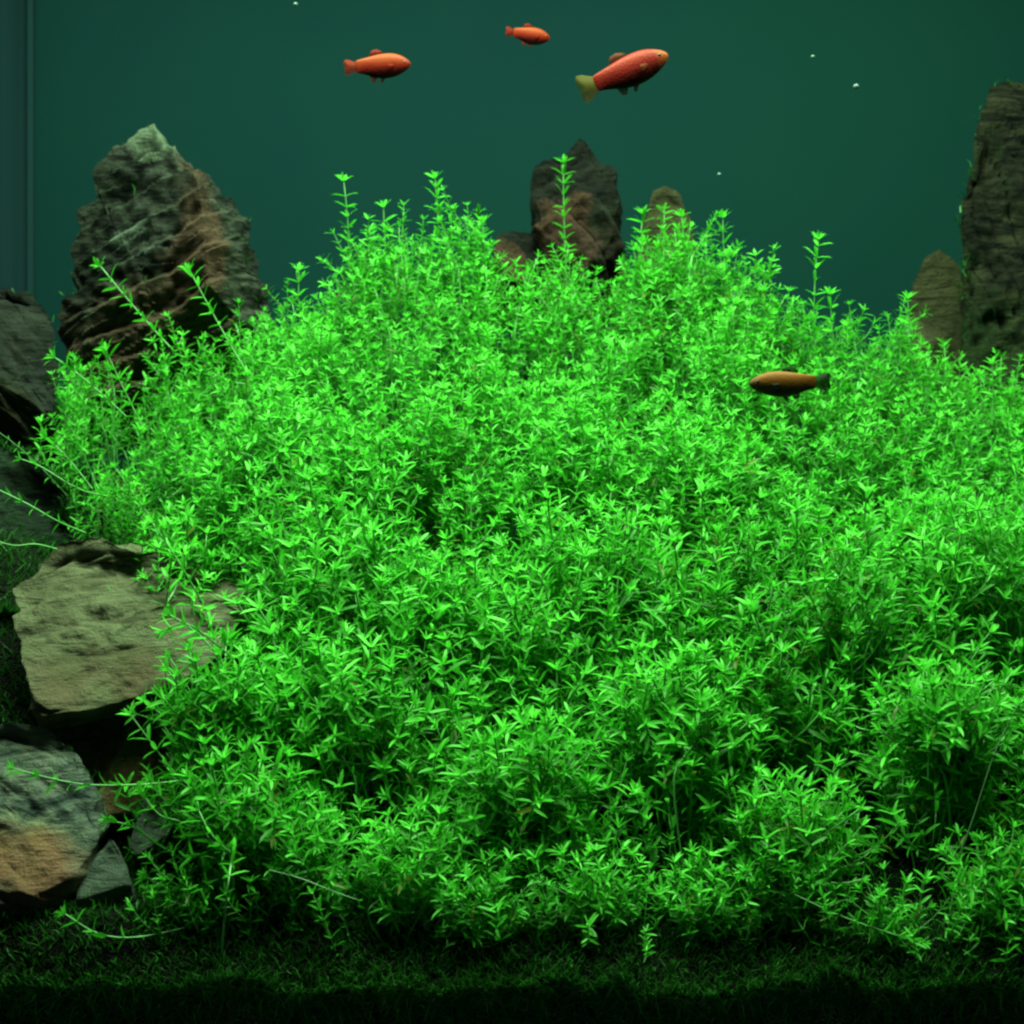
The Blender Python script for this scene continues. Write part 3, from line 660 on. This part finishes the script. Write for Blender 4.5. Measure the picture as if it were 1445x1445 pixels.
def fin_material(name, base, tip, clear=0.4):
    m, nt, b = new_mat(name); co = objco(nt)
    c = ramp(nt, [(0.35, base), (0.65, tip)], noise_tex(nt, 5, 2, 0.5, 0, co)); nt.links.new(c, b.inputs['Base Color']); b.inputs['Roughness'].default_value = 0.5
    t = N(nt, 'ShaderNodeBsdfTransparent'); mx = N(nt, 'ShaderNodeMixShader'); mx.inputs[0].default_value = clear; b.inputs['Specular IOR Level'].default_value = 0.05
    nt.links.new(b.outputs[0], mx.inputs[1]); nt.links.new(t.outputs[0], mx.inputs[2]); nt.links.new(mx.outputs[0], nt.nodes['Material Output'].inputs[0])
    return m
m, nt, b = new_mat('fish_eye'); M_EYE = m
b.inputs['Base Color'].default_value = (0.01, 0.01, 0.01, 1); b.inputs['Roughness'].default_value = 0.1
def fish(name, label, tail, snout, Y, deep, mats, yaw=0.0, tailsize=1.0):
    """unit fish from x=-0.5 (tail end) to x=0.5 (snout), then scaled"""
    a, c_ = P(*tail, Y), P(*snout, Y); d = c_ - a; ln = d.length / math.cos(yaw)
    e = tag(empty(name, (a + c_) / 2), label, 'fish', None)
    fl = d.x < 0; ang = math.atan2(d.z, abs(d.x))
    e.rotation_euler = (Matrix.Rotation(math.pi if fl else 0, 4, 'Z') @ Matrix.Rotation(-ang, 4, 'Y') @ Matrix.Rotation(yaw, 4, 'Z')).to_euler()
    e.scale = (ln, ln, ln)
    # body
    st = [(.50, .004, .0, .004), (.485, .034, -.002, .026), (.45, .062, -.002, .042), (.40, .090, -.002, .056), (.32, .124, -.003, .070), (.22, .148, -.006, .077), (.11, .152, -.010, .077), (0, .146, -.012, .070),
          (-.10, .122, -.008, .054), (-.18, .104, -.003, .038), (-.25, .088, 0, .024), (-.30, .080, 0, .014), (-.33, .076, 0, .006)]
    V, F, k = [], [], 16
    for x, h, zc, w in st:
        for i in range(k):
            t = 2 * math.pi * i / k; V.append((x, math.cos(t) * w * (1 + .1 * math.sin(t)), zc * 1.5 + math.sin(t) * h * deep))
    for s in range(len(st) - 1):
        for i in range(k):
            p, q = s * k + i, s * k + (i + 1) % k; F.append((p, q, q + k, p + k))
    V.append((.505, 0, 0)); F += [((i + 1) % k, i, len(V) - 1) for i in range(k)]
    n0 = (len(st) - 1) * k; F.append(tuple(n0 + i for i in range(k)))
    bm_, fm, tm = mats
    o = mesh_obj('body', V, F, bm_, e); sm = o.modifiers.new('sub', 'SUBSURF'); sm.levels = sm.render_levels = 1
    def fin(nm, poly, mat, place=None, thick=.006):
        n = len(poly); cz = (sum(p[0] for p in poly) / n, sum(p[1] for p in poly) / n)
        V = [(x, thick / 2 * s, z) for s in (1, -1) for x, z in poly] + [(cz[0], thick * .6, cz[1]), (cz[0], -thick * .6, cz[1])]
        F = [(i, (i + 1) % n, 2 * n) for i in range(n)] + [(n + (i + 1) % n, n + i, 2 * n + 1) for i in range(n)] + [(i, n + i, n + (i + 1) % n, (i + 1) % n) for i in range(n)]
        o = mesh_obj(nm, V, F, mat, e)
        if place: o.location, o.rotation_euler = place
        return o
    ts = tailsize
    fin('tail_fin', [(-.29, .06 * deep), (-.35, .085 * ts), (-.42, .12 * ts), (-.48, .13 * ts), (-.51, .09 * ts), (-.50, .03), (-.50, -.03), (-.51, -.09 * ts), (-.48, -.13 * ts), (-.42, -.12 * ts), (-.35, -.085 * ts), (-.29, -.06 * deep)], tm)
    fin('dorsal_fin', [(.10, .145 * deep), (.06, .172 * deep), (.0, .192 * deep), (-.07, .180 * deep), (-.10, .150 * deep), (-.11, .11 * deep), (-.02, .12 * deep)], fm)
    fin('anal_fin', [(-.02, -.14 * deep), (-.06, -.20 * deep), (-.11, -.19 * deep), (-.14, -.10 * deep)], fm)
    fin('pelvic_fin', [(.10, -.15 * deep), (.05, -.21 * deep), (.02, -.20 * deep), (.04, -.14 * deep)], fm)
    for s in (-1, 1):
        fin('pectoral_fin', [(0, 0), (-.03, .02), (-.10, .02), (-.12, -.02), (-.09, -.05), (-.02, -.02)], fm, ((.25, s * .068, -.03), (0, 0, s * -.4)))
        V, F = [], []
        for j in range(5):
            for i in range(8):
                t, f_ = 6.283 * i / 8, math.pi / 2 * j / 4; V.append((math.cos(t) * math.cos(f_) * .02, s * math.sin(f_) * .010, math.sin(t) * math.cos(f_) * .02))
        for j in range(4):
            for i in range(8): F.append((j * 8 + i, j * 8 + (i + 1) % 8, j * 8 + 8 + (i + 1) % 8, j * 8 + 8 + i))
        ey = mesh_obj('eye', V, F, M_EYE, e); ey.location = (.40, s * .049, .018)
    return e
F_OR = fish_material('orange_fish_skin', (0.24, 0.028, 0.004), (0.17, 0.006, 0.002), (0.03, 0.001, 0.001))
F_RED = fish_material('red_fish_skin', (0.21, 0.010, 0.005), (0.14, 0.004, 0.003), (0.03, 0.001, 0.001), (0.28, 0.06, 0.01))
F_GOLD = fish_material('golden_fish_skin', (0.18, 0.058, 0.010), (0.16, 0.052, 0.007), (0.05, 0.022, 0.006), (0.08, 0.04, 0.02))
FN_OR = fin_material('orange_fin', (0.16, 0.007, 0.002), (0.18, 0.010, 0.003)); FN_YE = fin_material('yellow_fin', (0.085, 0.042, 0.003), (0.045, 0.042, 0.004))
FN_CL = fin_material('pale_fin', (0.11, 0.012, 0.005), (0.09, 0.02, 0.008)); FN_DK = fin_material('dark_fin', (0.008, 0.010, 0.004), (0.005, 0.007, 0.004), 0.3)
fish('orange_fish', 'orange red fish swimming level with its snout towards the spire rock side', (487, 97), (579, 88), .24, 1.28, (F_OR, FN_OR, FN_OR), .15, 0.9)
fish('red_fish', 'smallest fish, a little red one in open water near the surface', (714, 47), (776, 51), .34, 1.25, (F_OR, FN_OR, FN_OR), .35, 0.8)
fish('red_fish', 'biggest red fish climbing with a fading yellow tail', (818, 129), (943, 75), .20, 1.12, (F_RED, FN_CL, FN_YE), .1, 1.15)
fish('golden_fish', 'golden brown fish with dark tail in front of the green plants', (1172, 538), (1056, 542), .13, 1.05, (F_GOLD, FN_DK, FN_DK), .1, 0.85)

# ------------------------------------------------------------------ bubbles in the open water
def bubble(px, py, Y, r, label):
    V, F = [], []; c = P(px, py, Y)
    for j in range(9):
        for i in range(12):
            t, f_ = 6.283 * i / 12, -math.pi / 2 + math.pi * j / 8; V.append((math.cos(t) * math.cos(f_) * r, math.sin(t) * math.cos(f_) * r, math.sin(f_) * r * .85))
    for j in range(8):
        for i in range(12): F.append((j * 12 + i, j * 12 + (i + 1) % 12, j * 12 + 12 + (i + 1) % 12, j * 12 + 12 + i))
    o = mesh_obj('bubble', V, F, M_BUB); o.location = c; tag(o, label, 'bubble')
bubble(1208, 122, .30, .0021, 'brightest white bubble floating in the open water')
bubble(1147, 80, .30, .0014, 'small pale bubble just above the brightest bubble')
bubble(1015, 246, .36, .0015, 'dim bubble drifting above the small blunt olive stone')
bubble(417, 6, .30, .0016, 'bubble close under the water surface beyond the orange fish')
